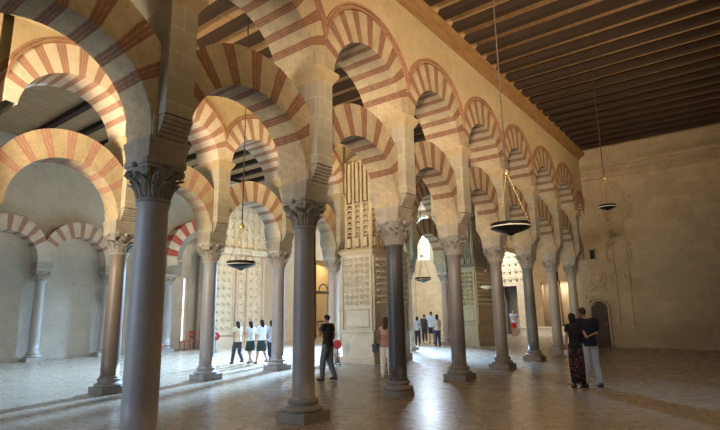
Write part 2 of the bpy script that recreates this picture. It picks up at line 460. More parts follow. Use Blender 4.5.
for i in range(4):
    arch_pair(X2, ys2[i], ys2[i+1], T2[i], 'second arcade arches', mats=(PALE2, RED2), lmats=(PALE, RED2) if i != 2 else (PALE2, RED2)); spandrel(sp, X2, ys2[i], ys2[i+1], 9.2)
for i in range(2):
    arch_pair(X2B, ys2b[i], ys2b[i+1], ['next to the bright window, beyond the near-black column', 'above the strolling group'][i], 'second arcade arches', mats=(PALE, RED)); spandrel(sp, X2B, ys2b[i], ys2b[i+1], 9.2)
sp.box(X2-.5, X2+.5, 10.83, 13.1, 4.0, 9.2); sp.box(X2-.5, X2+.5, 20.4, 32, 5.6, 9.2); sp.box(X2-.5, X2+.5, -8, -.5, 4.0, 9.2)
tag(sp.build('wall_arcade_second', PLASTER), kind='structure')
m = MB(); m.box(X2+.49, X2+.62, -8, 32, 8.05, 8.13); m.frustum((X2+.49, X2+.56, -8, 32), (X2+.49, X2+.62, -8, 32), 7.98, 8.05)
tag(m.build('trim_1', PLASTER), kind='structure')

# ------------------------------------------------------------------ carved piers
def relief(m, o, u, up, n, cols, rows, kind, depth=.07, mi=0, back=None):
    """o origin, u width vector, up height vector, n outward normal"""
    o, u, up, n = map(Vector, (o, u, up, n)); du = u/cols; dv = up/rows
    for i in range(cols):
        for j in range(rows):
            c = o+du*i+dv*j
            if kind == 'boss':
                m.pyr(c+du*.1+dv*.1, du*.80, dv*.80, n, depth)
            elif kind == 'niche':        # little round headed niche between shafts
                a = c+du*.5
                for e in (.12, .88):
                    m.tube([c+du*e+n*.02, c+du*e+dv*.62+n*.02], depth*.45, 6)
                arc = [c+du*(.5-.38*Co(t))+dv*(.62+.28*S(t))+n*.02 for t in [PI*q/6 for q in range(7)]]
                m.tube(arc, depth*.45, 6)
                m.sphere(tuple(a+dv*.22+n*.01), (du.length*.2+.005, du.length*.2+.005, dv.length*.2), 8); m.pyr(c+du*.1+dv*.0, du*.8, dv*.12, n, depth)
                m.pyr(c+du*.05+dv*.9, du*.9, dv*.1, n, depth)
            elif kind == 'lattice':
                m.tube([c+du*.1+dv*.5, c+du*.5+dv*.9, c+du*.9+dv*.5, c+du*.5+dv*.1, c+du*.1+dv*.5], depth*.35, 5)
                m.sphere(tuple(c+du*.5+dv*.5), depth*.9, 6)
def carved_pier(name, x0, x1, y0, y1, label, matlow, mathigh, ztop, gothic=False):
    root = empty(name, ((x0+x1)/2, (y0+y1)/2, 0), label, 'carved pier')
    ox, oy = (x0+x1)/2, (y0+y1)/2; a0, a1, b0, b1 = x0-ox, x1-ox, y0-oy, y1-oy
    m = MB(); m.box(a0-.06, a1+.06, b0-.06, b1+.06, 0, .22); m.box(a0, a1, b0, b1, .22, 1.0); m.frustum((a0, a1, b0, b1), (a0-.05, a1+.05, b0-.05, b1+.05), 1.0, 1.06); m.box(a0-.05, a1+.05, b0-.05, b1+.05, 1.06, 1.12)
    m.build('pedestal', matlow, root)
    m = MB(); m.box(a0, a1, b0, b1, 1.12, 3.75)
    W, D = a1-a0, b1-b0; e = .10
    for (o, u, n, L) in (((a0, b0, 0), (1, 0, 0), (0, -1, 0), W), ((a1, b0, 0), (0, 1, 0), (1, 0, 0), D)):
        o, u, n = map(Vector, (o, u, n)); nc = max(4, int(L/.26))
        for t in (0, L-.09):     # rope like corner rolls
            m.tube([o+u*(t+.045)+n*.02+Vector((0, 0, 1.12)), o+u*(t+.045)+n*.02+Vector((0, 0, 3.7))], .05, 8)
        m.box(0, 0, 0, 0, 0, 0)
        relief(m, o+u*.12+Vector((0, 0, 1.95)), u*(L-.24), (0, 0, 1.72), n, nc, 8, 'boss', .15)
        qa = o+u*.16+n*.01+Vector((0, 0, 1.22)); qb = u*(L-.32); qz = Vector((0, 0, .6)); m.tube([qa, qa+qb, qa+qb+qz, qa+qz, qa], .03, 6)
    m.build('bossed_body', matlow, root)
    m = MB()
    for i, (z0, z1, g0, g1) in enumerate(((3.75, 3.84, .0, .08), (3.84, 3.90, .08, .10), (3.90, 4.0, .10, -.02))):
        m.frustum((a0-g0, a1+g0, b0-g0, b1+g0), (a0-g1, a1+g1, b0-g1, b1+g1), z0, z1)
    m.build('cornice_band', mathigh, root)
    m = MB(); i_ = .14; j_ = .26
    A0, A1, B0, B1 = a0+i_, a1-i_, b0+i_, b1-i_
    m.box(a0+j_, a1-j_, b0+j_, b1-j_, 4.0, ztop)
    for (o, u, n, L) in (((A0, B0, 0), (1, 0, 0), (0, -1, 0), A1-A0), ((A1, B0, 0), (0, 1, 0), (1, 0, 0), B1-B0)):
        o, u, n = map(Vector, (o, u, n)); k = max(3, int(L/.30)); zm = 4.0+(ztop-4)*.50
        relief(m, o+Vector((0, 0, 4.45)), u*L, (0, 0, zm-4.45), n, k*1, 6, 'niche', .09)
        for j in range(k+1):
            p = o+u*(L*j/k)+n*.03; m.tube([p+Vector((0, 0, 4.0)), p+Vector((0, 0, ztop-.12))], .055, 8); m.sphere(tuple(p+Vector((0, 0, ztop-.1))), .07, 8)
            if j < k:
                q = o+u*(L*(j+.5)/k)+n*.03; m.tube([q+Vector((0, 0, zm+.05)), q+Vector((0, 0, ztop-.15))], .07, 8); m.sphere(tuple(q+Vector((0, 0, ztop-.15))), .07, 8)
                m.box(q.x-.09, q.x+.09, q.y-.09, q.y+.09, 4.05, 4.38)
    m.build('niched_shaft', mathigh, root)
    m = MB(); m.frustum((A0, A1, B0, B1), (A0+.2, A1-.2, B0+.2, B1-.2), ztop, ztop+.25)
    if gothic:
        cx, cy = (A0+A1)/2, (B0+B1)/2
        for j in range(4):
            h = .6; s0 = .62-.14*j; m.frustum((cx-s0, cx+s0, cy-s0, cy+s0), (cx-s0*.55, cx+s0*.55, cy-s0*.55, cy+s0*.55), ztop+.2+j*.5, ztop+.2+j*.5+h)
    m.build('coping', mathigh, root)
    return root
carved_pier('carved_corner_pier', -5.5, -4.12, 10.58, 12.9, 'massive carved corner pier with diamond bosses, behind the woman with a black bag', CARVED, CARVEDW, 7.35)
carved_pier('carved_corner_pier', -5.95, -4.62, 20.1, 22.4, 'carved corner pier with stepped gothic top, seen between fourth and fifth front columns', CARVEDW, CARVEDB, 6.4, True)

# carved wall behind the walking women
root = empty('carved_niche_wall', (-16.6, 14.4, 0), 'tall cream carved wall with lattice panels and niches behind the three walking women', 'carved wall')
m = MB(); m.box(-.6, .6, -1.75, 1.75, 0, 5.1); m.box(.55, .72, -1.8, 1.8, 0, .5); m.build('panelled_body', CARVED, root)
m = MB()
for (a, b) in ((-1.62, -.35), (-.05, .42), (.62, 1.6)):
    m.box(.6, .66, a, a+.05, .7, 4.7); m.box(.6, .66, b-.05, b, .7, 4.7); m.box(.6, .66, a, b, 4.65, 4.72); m.box(.6, .66, a, b, .66, .72)
    relief(m, (.61, a+.08, .85), (0, b-a-.16, 0), (0, 0, 3.75), (1, 0, 0), max(1, round((b-a)/.42)), 9, 'lattice', .11)
m.build('lattice_panels', CARVED, root)
m = MB()
for y in (-1.72, -.2, .52, 1.70): m.tube([(.68, y, .5), (.68, y, 4.7)], .075, 10); m.lathe([(.08, 4.62), (.10, 4.7), (.15, 4.85), (.16, 4.9)], 10, 0, Matrix.Translation((.68, y, 0)))
m.build('slender_colonnettes', stone('rosy colonnette stone', (.62, .46, .36), (.5, .37, .28)), root)
m = MB()
for z0, z1, g0, g1 in ((4.9, 5.0, .02, .14), (5.0, 5.12, .14, .16), (5.12, 5.3, .16, .24)): m.frustum((-.6, .6+g0, -1.8-g0, 1.8+g0), (-.6, .6+g1, -1.8-g1, 1.8+g1), z0, z1)
m.build('entablature', CARVED, root)
m = MB(); m.box(-.6, .45, -1.6, 2.6, 5.3, 9.15)
relief(m, (.46, -1.6, 5.4), (0, 4.2, 0), (0, 0, 3.7), (1, 0, 0), 9, 7, 'niche', .15)
for j in range(10): m.tube([(.5, -1.6+4.2*j/9, 5.3), (.5, -1.6+4.2*j/9, 9.1)], .07, 8)
m.build('niched_storey', CARVED, root)

# ------------------------------------------------------------------ setting: floor, ceilings, walls
m = MB(); m.box(-24, 9, -9, 38, -.1, 0); tag(m.build('floor', FLOORM), kind='structure')
m = MB(); m.box(-.5, 9, -9, YE, 9.36, 9.46); m.box(-5.4, -.5, -9, 32, 9.36, 9.46); m.box(-24, -5.4, -9, 38, 9.36, 9.46)
tag(m.build('ceiling', WOODP), kind='structure')
# beams
def beams(x0, x1, ys, group, label, z0=9.15):
    root0 = None
    for y in ys:
        if root0 is None:
            m = MB(); L = x1-x0
            v = [(0, -.11, z0+.12), (.22, -.11, z0), (L-.22, -.11, z0), (L, -.11, z0+.12), (L, -.11, 9.36), (0, -.11, 9.36)]
            v += [(a, .11, c) for a, b, c in v]
            m.add(v, [(0, 1, 2, 3, 4, 5), (11, 10, 9, 8, 7, 6)]+[(i, (i+6), (i+1) % 6+6, (i+1) % 6) for i in range(6)])
            root0 = m.build('ceiling_beam', WOODB, None, (x0, y, 0)); o = root0
        else:
            o = root0.copy(); COL.objects.link(o); o.location = (x0, y, 0)
        tag(o, label, 'beam', group)
B0 = 7.14
beams(.52, 9, [B0+.762*i for i in range(-3, 19)], 'beams over the near nave', 'dark wooden cross beam of the plank ceiling over the near nave')
beams(-5.38, -.52, [B0+.762*i for i in range(-10, 14)], 'beams over the second nave', 'dark wooden cross beam glimpsed through the upper arches')
m = MB()
beams(-18, -6.42, [4+1.2*i for i in range(16)], 'beams over the far nave', 'dark wooden cross beam beyond the second arcade')
# plank battens at the heads of the beams (painted blocks)
m = MB()
for i in range(-3, 19):
    y = B0+.762*(i+.5); m.frustum((.5, .62, y-.25, y+.25), (.5, .8, y-.25, y+.25), 9.14, 9.36)
tag(m.build('trim_2', WOODP), kind='structure')
m = MB()
for z0, z1, g0, g1 in ((8.86, 8.90, .02, .05), (8.90, 9.05, .05, .26), (9.05, 9.14, .26, .30)):
    m.frustum((-.5-g0, .5+g0, -9, YE), (-.5-g1, .5+g1, -9, YE), z0, z1)
m.box(-.4, .4, -9, YE, 9.14, 9.36)
tag(m.build('trim_3', WOODC), kind='structure')
# end wall
ENDM = ashlar('end wall stone', (.56, .44, .27), (.48, .37, .225), (.38, .29, .17), 1.1, .5, .006)
m = MB()
m.box(.2, .32, YE, YE+.5, 0, 9.36) ; m.box(1.12, 9, YE, YE+.5, 0, 9.36); m.box(.32, 1.12, YE, YE+.5, 2.1, 9.36); m.box(-.5, .2, YE, YE+.5, 0, 9.36)
m.box(.1, 9, YE-.12, YE+.1, 8.28, 8.36); m.box(.1, 9, YE-.2, YE+.1, 8.36, 8.44); m.box(.1, 9, YE-.12, YE+.1, 7.75, 7.82)
m.box(1.2, 9, YE-.06, YE, 0, 1.0)
tag(m.build('wall_end', ENDM), kind='structure')
m = MB()
for x in [1.1+.8*i for i in range(10)]:
    m.tube([(x+.25*Co(t), YE-.02, 8.05+.17*S(t)) for t in [2*PI*q/14 for q in range(15)]], .025, 6); m.sphere((x, YE-.02, 8.05), .07, 8)
    m.tube([(x+.28, YE-.02, 8.05), (x+.4, YE-.02, 8.15), (x+.52, YE-.02, 8.05)], .025, 6)
tag(m.build('carved_frieze', ENDM), 'carved scroll frieze just under the beams on the end wall', 'carving')
def scroll(m, x, z, s, n=3):
    for sg in (-1, 1):
        m.tube([(x+sg*(s*.15+s*.32*(1-j/22)*abs(S(j/14*PI)) + s*.1*j/14), YE-.02, z-s*.5+s*j/14) for j in range(15)], s*.045, 6)
        m.tube([(x+sg*s*.3+s*.16*(1-q/16)*Co(q/10*2.4*PI), YE-.03, z+s*.25+s*.16*(1-q/16)*S(q/10*2.4*PI)) for q in range(13)], s*.035, 5)
m = MB(); cx, cz = .72, 5.05
for rr in (.34, .25): m.tube([(cx+rr*Co(2*PI*t/24), YE-.02, cz+rr*S(2*PI*t/24)) for t in range(25)], .03, 6)
m.sphere((cx, YE, cz), (.16, .06, .13), 10); m.tube([(cx-.2, YE-.02, cz-.1), (cx, YE-.05, cz+.08), (cx+.2, YE-.02, cz+.02)], .03, 6)
tag(m.build('round_medallion', ENDM), 'round carved medallion high on the end wall above the small black window', 'carving')
m = MB(); m.box(.56, .78, YE-.06, YE+.02, 4.0, 4.42); o = m.build('window_1', IRON); tag(o, kind='structure')
m = MB(); m.box(.50, .56, YE-.08, YE, 3.95, 4.47); m.box(.78, .84, YE-.08, YE, 3.95, 4.47); m.box(.5, .84, YE-.08, YE, 4.42, 4.48); m.box(.5, .84, YE-.1, YE, 3.93, 4.0); o = m.build('window_frame', ENDM, o)
m = MB(); scroll(m, .80, 3.05, .75); m.sphere((.8, YE, 3.1), (.17, .07, .24), 10); m.tube([(.45, YE-.03, 2.5), (.62, YE-.03, 2.68), (1.0, YE-.03, 2.68), (1.2, YE-.03, 2.5)], .03, 6)
tag(m.build('carved_crest', ENDM), 'carved shield crest with scrolls above the small arched door', 'carving')
m = MB(); scroll(m, .35, 2.1, .5); scroll(m, 1.75, 4.2, 1.2); scroll(m, 1.75, 2.9, .9); scroll(m, 1.9, 6.3, 1.4)
m.box(1.45, 1.55, YE-.06, YE, 1.0, 7.4); m.box(2.0, 2.1, YE-.06, YE, 1.0, 7.4); m.box(1.45, 2.1, YE-.07, YE, 7.3, 7.45)
for i in range(9): m.sphere((1.5, YE-.05, 4.6+.3*i), (.05+.02*(i % 3), .05, .09), 8); m.sphere((1.62+.05*(i % 2), YE-.04, 4.7+.3*i), .05, 8)
tag(m.build('carved_pilaster', ENDM), 'carved scrollwork pilaster on the end wall at the right of the small black window', 'carving')
m = MB(); hw = .40
pts = [(-hw, 0), (hw, 0), (hw, 1.7)]+[(hw*Co(t), 1.7+hw*S(t)) for t in [PI*q/10 for q in range(1, 10)]]+[(-hw, 1.7)]
v = [(.72+a, YE-.03, b) for a, b in pts]; v2 = [(.72+a, YE+.3, b) for a, b in pts]; n = len(pts)
m.add(v+v2, [list(range(n)), list(range(n, 2*n))[::-1]]+[(i, i+n, (i+1) % n+n, (i+1) % n) for i in range(n)])
door = tag(m.build('door_1', DARKIN), kind='structure')
m = MB(); m.tube([(.72-hw, YE-.05, 0), (.72-hw, YE-.05, 1.7)]+[(.72-hw*Co(PI*q/10), YE-.05, 1.7+hw*S(PI*q/10)) for q in range(1, 10)]+[(.72+hw, YE-.05, 1.7), (.72+hw, YE-.05, 0)], .06, 8)
m.build('door_frame', ENDM, door)
m = MB(); m.sphere((.95, YE-.06, 1.0), .035, 8); m.build('door_handle', BRASS, door)
# outer walls
FARM = ashlar('far cream wall stone', (.72, .64, .48), (.64, .56, .41), (.5, .42, .3), .9, .42, .006)
m = MB()
WX0, WX1, WZ0, WZ1 = -13.75, -12.75, 5.6, 9.1
m.box(-24, WX0, 30, 30.5, 0, 9.36); m.box(WX1, -9, 30, 30.5, 0, 9.36); m.box(WX0, WX1, 30, 30.5, 0, WZ0); m.box(WX0, WX1, 30, 30.5, WZ1, 9.36)
m.box(-9, -8.7, 30, 32, 0, 9.36)
for x in (-15.5, -14.2, -10.4, -9.4): m.box(x-.15, x+.15, 29.85, 30, 0, 7.5)
tag(m.build('wall_north', FARM), kind='structure')
m = MB()
m.box(WX0, WX1, 30.4, 30.45, WZ0, WZ1); wn = tag(m.build('window_2', SKYPANE), kind='structure')
m = MB()
for x in (WX0+.05, (WX0+WX1)/2, WX1-.05): m.box(x-.04, x+.04, 30.3, 30.38, WZ0, WZ1)
for z in (WZ0+.04, 6.0, 7.4, WZ1-.04): m.box(WX0, WX1, 30.3, 30.38, z-.03, z+.03)
m.build('window_frame', WHITEM, wn)
# far wall behind the front arcade, beyond the second nave
BROWN = ashlar('brown far wall stone', (.46, .33, .19), (.38, .27, .155), (.3, .2, .12), 1.2, .5, .005)
m = MB()
m.box(-6.0, -5.1, 32, 32.4, 0, 9.36); m.box(-4.4, -3.9, 32, 32.4, 0, 9.36); m.box(-3.2, 1, 32, 32.4, 0, 9.36); m.box(-5.1, -3.2, 32, 32.4, 3.6, 9.36); m.box(-9, 1.5, 33.2, 33.3, 0, 9.36)
tag(m.build('wall_far', BROWN), kind='structure')
m = MB(); m.box(-8.7, -7.8, 31.6, 32.4, 0, 9.36); m.box(-6.7, -6.0, 31.6, 32.4, 0, 9.36); m.box(-7.8, -6.7, 31.6, 32.4, 3.4, 9.36); m.box(-7.8, -6.7, 32.9, 33, 0, 6)
relief(m, (-8.7, 31.58, 1), (.9, 0, 0), (0, 0, 8), (0, -1, 0), 2, 14, 'lattice', .08); relief(m, (-7.8, 31.58, 3.6), (1.8, 0, 0), (0, 0, 5.5), (0, -1, 0), 4, 10, 'lattice', .12)
tag(m.build('wall_portal', CARVED), kind='structure')
root = empty('iron_screen', (-7.25, 32.2, 0), 'tall blue-grey grille screen closing the white far portal behind the fifth front column', 'screen')
m = MB(); m.box(-.55, .55, -.03, .03, 3.0, 3.4); m.box(-.55, -.45, -.03, .03, 0, 3.4); m.box(.45, .55, -.03, .03, 0, 3.4); m.box(-.55, .55, -.03, .03, 1.2, 1.3); m.build('frame', SLATE, root)
m = MB()
for i in range(9): m.tube([(-.44+.11*i, 0, 0), (-.44+.11*i, 0, 3.0)], .018, 6)
m.build('bars', SLATE, root)
m = MB(); m.box(-6.3, -2.9, 30.6, 31.0, 0, .5); m.box(-6.4, -2.8, 30.55, 31.05, .5, .58); tag(m.build('low_parapet', WHITEM), 'low white parapet on the floor by the far brown wall', 'parapet')
# west wall with blind arches, windows
m = MB()
WX = -17.6
m.box(WX-.5, WX, -9, 8.35, 0, 9.36); m.box(WX-.5, WX, 8.35, 8.75, 0, 1.0); m.box(WX-.5, WX, 8.35, 8.75, 4.4, 9.36); m.box(WX-.5, WX, 8.75, 12.0, 0, 9.36); m.box(WX-.5, WX, 12.0, 12.35, 0, .4); m.box(WX-.5, WX, 12.0, 12.35, 3.7, 9.36); m.box(WX-.5, WX, 12.35, 22.4, 0, 9.36)
m.box(WX-.5, WX, 24.2, 30, 0, 9.36); m.box(WX-.5, WX, 22.4, 24.2, 5.4, 9.36); m.box(WX-2.6, WX-2.5, 21.5, 25.2, 0, 9.36); m.box(WX-2.5, WX, 22.2, 22.4, 0, 9.36); m.box(WX-2.5, WX, 24.2, 24.4, 0, 9.36)
tag(m.build('wall_west', stone('west wall plaster', (.56, .50, .40), (.46, .41, .33), (.36, .31, .25), scale=1.2)), kind='structure')
m = MB(); m.box(WX-.45, WX-.4, 8.35, 8.75, 1.0, 4.4); o = tag(m.build('window_3', SKYPANE2), kind='structure')
m = MB(); m.box(WX-.35, WX-.3, 8.53, 8.57, 1.0, 4.4); m.box(WX-.35, WX-.3, 8.35, 8.75, 2.6, 2.66); m.build('window_frame', WHITEM, o)
m = MB(); m.box(WX-.45, WX-.4, 12.0, 12.35, .4, 3.7); o = tag(m.build('window_4', SKYPANE2), kind='structure')
m = MB(); m.box(WX-.35, WX-.3, 12.16, 12.19, .4, 3.7); m.box(WX-.35, WX-.3, 12.0, 12.35, 2.0, 2.06); m.build('window_frame', WHITEM, o)
# side arch bay by the west wall: two clustered columns and a striped transverse arch
for x, lab in ((-16.7, 'grey column under the dark transverse arch, against the far left wall'), (-12.6, 'pale column carrying the right end of the dark transverse arch')):
    if x == -12.6: continue
    column(x, 10.5, lab, 'columns by the far left wall', shaftmat('west marble', (.33, .32, .30)), light=True, r=.26, scale=1.1)
column(-16.9, 9.7, 'slim pale column paired with the grey column against the far left wall', 'columns by the far left wall', shaftmat('west marble pale', (.48, .46, .42)), light=True, r=.16)
ROT = Matrix.Rotation(0, 4, 'Z')
root = empty('transverse_arch', (-17.2, 12.75, 4.0), 'large arch with red and white voussoirs and a dark soffit at the far left wall', 'arch')
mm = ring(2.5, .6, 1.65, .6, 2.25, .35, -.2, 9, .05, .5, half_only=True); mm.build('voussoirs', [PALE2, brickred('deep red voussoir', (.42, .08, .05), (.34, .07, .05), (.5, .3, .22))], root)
m = MB()
n = 20
for i in range(n):
    a, b = PI/2+PI*i/n/2, PI/2+PI*(i+1)/n/2
    m.add([(x, r_*Co(t), .6+r_*S(t)) for x, r_, t in ((.3, 1.65, a), (.3, 1.65, b), (.3, 1.35, b), (.3, 1.35, a), (-.38, 1.65, a), (-.38, 1.65, b), (-.38, 1.35, b), (-.38, 1.35, a))], [(0, 1, 2, 3), (3, 2, 6, 7), (0, 4, 5, 1)])
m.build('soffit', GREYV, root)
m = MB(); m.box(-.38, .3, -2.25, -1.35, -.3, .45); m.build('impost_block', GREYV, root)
blind = []
for y, lab, c_ in ((7.8, 'pale column at the far left wall beside the tall bright slit window', (.52, .48, .42)), (5.0, 'pale column between the two blind arches of the far left wall', (.46, .42, .37)), (2.2, 'pale column at the far left wall, leftmost of them', (.50, .45, .39))):
    cc = column(-17.2, y, lab, 'columns by the far left wall', shaftmat('west marble %.1f' % y, c_), light=True, r=.2)
    m = MB(); m.box(-.3, .3, -.29, .29, 3.72, 4.0); m.build('impost_block', IMPOST, cc)
for y0, y1, t in ((5.0, 7.8, 'set blind against the far left wall, nearer the bright slit window'), (2.2, 5.0, 'set blind against the far left wall, farther from the slit window')):
    arch_pair(-17.28, y0, y1, t, 'blind arches of the far left wall', mats=(PALE2, RED2), upper=False)
# gilded gate of the chapel
root = empty('gilded_gate', (WX-.1, 23.3, 0), 'glowing gilded grille gate seen between the purplish grey column and the strolling man', 'gate')
m = MB(); m.box(-.06, .06, -.9, -.8, 0, 5.3); m.box(-.06, .06, .8, .9, 0, 5.3); m.box(-.07, .07, -.9, .9, 3.05, 3.25); m.box(-.07, .07, -.9, .9, 1.1, 1.2); m.tube([(0, .45*Co(t), 3.25+.5*S(t)) for t in [PI*q/12 for q in range(13)]], .05, 8)
m.build('frame', DARKIN, root)
m = MB()
for i in range(13):
    y = -.78+.13*i; m.tube([(0, y, 0), (0, y, 3.05)], .02, 6); m.tube([(0, y, 3.25), (0, y*.9, 4.4+.5*Co(y*1.6)), (0, y*.9+.03, 5.0)], .022, 6)
for i in range(6):
    y = -.7+.28*i; m.tube([(0, y+.1*Co(t), 4.1+.1*S(t)) for t in [2*PI*q/10 for q in range(11)]], .018, 5)
m.build('gilded_bars', GOLD, root)
root = empty('gilded_altarpiece', (WX-2.3, 23.3, 0), 'gilded altarpiece glowing in the chapel behind the grille gate', 'altarpiece')
m = MB(); m.box(-.1, .1, -.85, .85, 0, 5.2); m.build('panel', GOLD, root)
m = MB()
for i in range(4): m.tube([(.15, -.75+.5*i, .5), (.15, -.75+.5*i, 4.8)], .06, 8)
for z in (.5, 2, 3.4, 4.8): m.box(.1, .25, -.85, .85, z, z+.12)
m.build('gilded_columns', GOLD, root)
# right wall of the near nave (outside the picture)
m = MB(); m.box(8.9, 9.1, -9, YE+.5, 0, 9.36); tag(m.build('wall_right', ENDM), kind='structure')

# ------------------------------------------------------------------ lamps
def lamp(x, y, z, d, zapex, label, white=False, ztop=9.36):
    root = empty('hanging_lamp', (x, y, z), label, 'lamp', 'disc lamps hung from the ceiling'); R_ = d/2; za = zapex-z
    m = MB(); m.lathe([(.02, -.235*d), (.07*d, -.225*d), (.10*d, -.19*d), (.2*d, -.165*d), (R_*.7, -.115*d), (R_*.93, -.06*d), (R_*.99, -.03*d), (R_, 0), (R_, .055), (R_*.93, .06), (R_*.9, 0), (.05, -.02)], 32); m.build('bowl', LAMPRIM if white else IRON, root); bowl = root.children[-1]
    m = MB(); n = 40
    m.tube([(R_*1.012*Co(2*PI*i/n), R_*1.012*S(2*PI*i/n), -.012) for i in range(n+1)], .011, 6, caps=False); m.build('rim', LAMPRIM, bowl)
    for k in range(3):
        a = 2*PI*k/3+.4; p0 = Vector((R_*.97*Co(a), R_*.97*S(a), .03)); p1 = Vector((0, 0, za)); m = MB(); n = max(8, int((p1-p0).length/.07))
        m.tube([p0, p1], .004, 4)
        for j in range(n): m.sphere(tuple(p0.lerp(p1, (j+.5)/n)), (.016, .016, .028), 6)
        m.build('chain', BRASS, root)
    m = MB(); m.sphere((0, 0, za), .045, 10); m.lathe([(.05, za-.06), (.06, za-.03), (.03, za+.02)], 10); m.build('chain_hub', BRASS, root)
    m = MB(); m.tube([(0, 0, za), (0, 0, ztop-z)], .013, 8); n = int((ztop-z-za)/.28)
    for j in range(n): m.sphere((0, 0, za+.2+j*.28), (.02, .02, .035), 8)
    m.build('rod', ROPE, root)
lamp(3.0, 4.86, 3.14, .67, 4.12, 'largest black disc lamp on brass chains, hanging over the near nave')
lamp(-3.0, 3.93, 2.86, .64, 3.75, 'black disc lamp hanging left of the purplish grey column, above the walking women')
lamp(-3.0, 12.12, 2.86, .56, 3.7, 'black disc lamp hanging between the near-black and brownish grey columns')
lamp(-3.0, 17.7, 2.74, .5, 3.5, 'small white disc lamp hanging by the farther carved pier', white=True)
lamp(3.08, 13.0, 4.78, .5, 5.7, 'disc lamp at the right in front of the end wall, with a long rod')

# ------------------------------------------------------------------ red boards on posts, chairs
def post(x, y, h, label, ring_=True):
    root = empty('sign_post', (x, y, 0), label, 'sign post', 'red round signs on posts')
    m = MB(); m.lathe([(.13, 0), (.13, .02), (.03, .035), (.014, .05), (.014, h)], 12); m.build('post', IRON, root)
    m = MB(); c = Matrix.Translation((0, 0, h)) @ Matrix.Rotation(.65, 4, 'Z') @ Matrix.Rotation(PI/2, 4, 'X')
    ro = .2 if h < .6 or ring_ else .15; pr = [(.07, -.012), (ro, -.012), (ro, .012), (.07, .012), (.07, -.012)] if ring_ else [(.01, -.012), (ro, -.012), (ro, .012), (.01, .012)]
    m.lathe(pr, 24, 0, c, smooth=False, caps=not ring_); m.build('round_board', REDP, root)
post(-12.0, 7.38, .55, 'low post with a red round board right of the nearest column', False)
post(-14.0, 11.5, .72, 'red ring sign on a post beside the pale blue-grey column, near the carved niche wall')
post(-5.2, 9.95, .66, 'red round sign on a post behind the strolling man', False)
post(-8.6, 9.9, .95, 'red round sign mostly hidden behind the column beside the walking women', False)
chair0 = None
for i, (x, y, rz) in enumerate(((-16.6, 11.9, .3), (-16.3, 12.5, 1.2), (-16.4, 11.4, -.6))):
    lab = ['red wooden chair by the far left wall, middle one of three', 'red wooden chair by the far left wall, nearest the cream carved wall', 'red wooden chair by the far left wall, farthest to the left'][i]
    root = empty('red_chair', (x, y, 0), lab, 'chair', 'red chairs by the far left wall', rz)
    if chair0 is None:
        chair0 = []
        m = MB(); m.box(-.22, .22, -.22, .22, .43, .47); chair0.append(m.build('seat', REDW, root))
        for sx in (-1, 1):
            for sy in (-1, 1):
                m = MB(); m.tube([(sx*.19, sy*.19, 0), (sx*.19, sy*.19, .43 if sy < 0 else .95)], .02, 8); chair0.append(m.build('leg', REDW, root))
        m = MB(); m.box(-.2, .2, .175, .205, .62, .7); m.box(-.2, .2, .175, .205, .84, .93); [m.box(-.16+.1*q, -.14+.1*q, .18, .2, .7, .84) for q in range(4)]; chair0.append(m.build('backrest', REDW, root))
    else:
        for p in chair0: share(p, root)

# ------------------------------------------------------------------ people
SKIN = plain('warm skin', (.50, .29, .19), .55, var=.06); SKIN2 = plain('tanned skin', (.36, .19, .12), .55, var=.06)
HAIRB = plain('black hair', (.014, .011, .010), .9); HAIRBR = plain('brown hair', (.05, .028, .016), .85)
SHOE = plain('black shoe', (.02, .02, .02), .4); SHOEW = plain('white shoe', (.7, .7, .7), .5); SHOET = plain('tan shoe', (.30, .18, .10), .5)
def cloth(name, c): return plain(name+' cloth', c, .85, var=.10, scale=8)
def floral():
    m, nt, b = _nt('dark floral cloth', .85); tc = nt.nodes.new('ShaderNodeTexCoord'); v = N(nt, 'ShaderNodeTexVoronoi', Scale=16); nt.links.new(tc.outputs['Object'], v.inputs['Vector'])
    nt.links.new(mix(nt, ramp(nt, v.outputs[0], .42, .22), (.022, .016, .022), (.30, .10, .09)), b.inputs['Base Color']); return m
FLORAL = floral()
def blob(chains, voxel=.016, smooth=4, M=None):
    """fuse tapered elliptical tubes and balls into one continuous surface"""
    m = MB()
    for ch in chains:
        if ch[0] == 'ball': m.sphere(ch[1], ch[2], 16)
        elif ch[0] == 'ell':     # stacked ellipses (x,y,z,rx,ry)
            v = []; n = 20; L = ch[1]
            for (x, y, z, rx, ry) in L:
                for k in range(n): a = 2*PI*k/n; v.append((x+rx*Co(a), y+ry*S(a), z))
            f = [(i*n+k, i*n+(k+1) % n, (i+1)*n+(k+1) % n, (i+1)*n+k) for i in range(len(L)-1) for k in range(n)]
            f += [list(range(n))[::-1], [(len(L)-1)*n+k for k in range(n)]]
            m.add(v, f)
        else:
            pts, rs = ch[1], ch[2]; m.tube(pts, rs, 14)
            for p, r in zip(pts, rs):
                if ch[0] == 'limb': m.sphere(p, r, 12)
                elif ch[0] == 'sleeve' and p is not pts[-1]: m.sphere(p, r, 12)
    me = bpy.data.meshes.new('tmp'); me.from_pydata(m.v, [], m.f)
    o = bpy.data.objects.new('tmp', me); COL.objects.link(o)
    r = o.modifiers.new('r', 'REMESH'); r.mode = 'VOXEL'; r.voxel_size = voxel; r.use_smooth_shade = True
    if smooth:
        s = o.modifiers.new('s', 'SMOOTH'); s.factor = .5; s.iterations = smooth
    dg = bpy.context.evaluated_depsgraph_get(); dg.update()
    e = o.evaluated_get(dg); me2 = bpy.data.meshes.new_from_object(e)
    vs = [tuple(v.co) for v in me2.vertices]; fs = [tuple(p.vertices) for p in me2.polygons]
    bpy.data.objects.remove(o); bpy.data.meshes.remove(me); bpy.data.meshes.remove(me2)
    return vs, fs
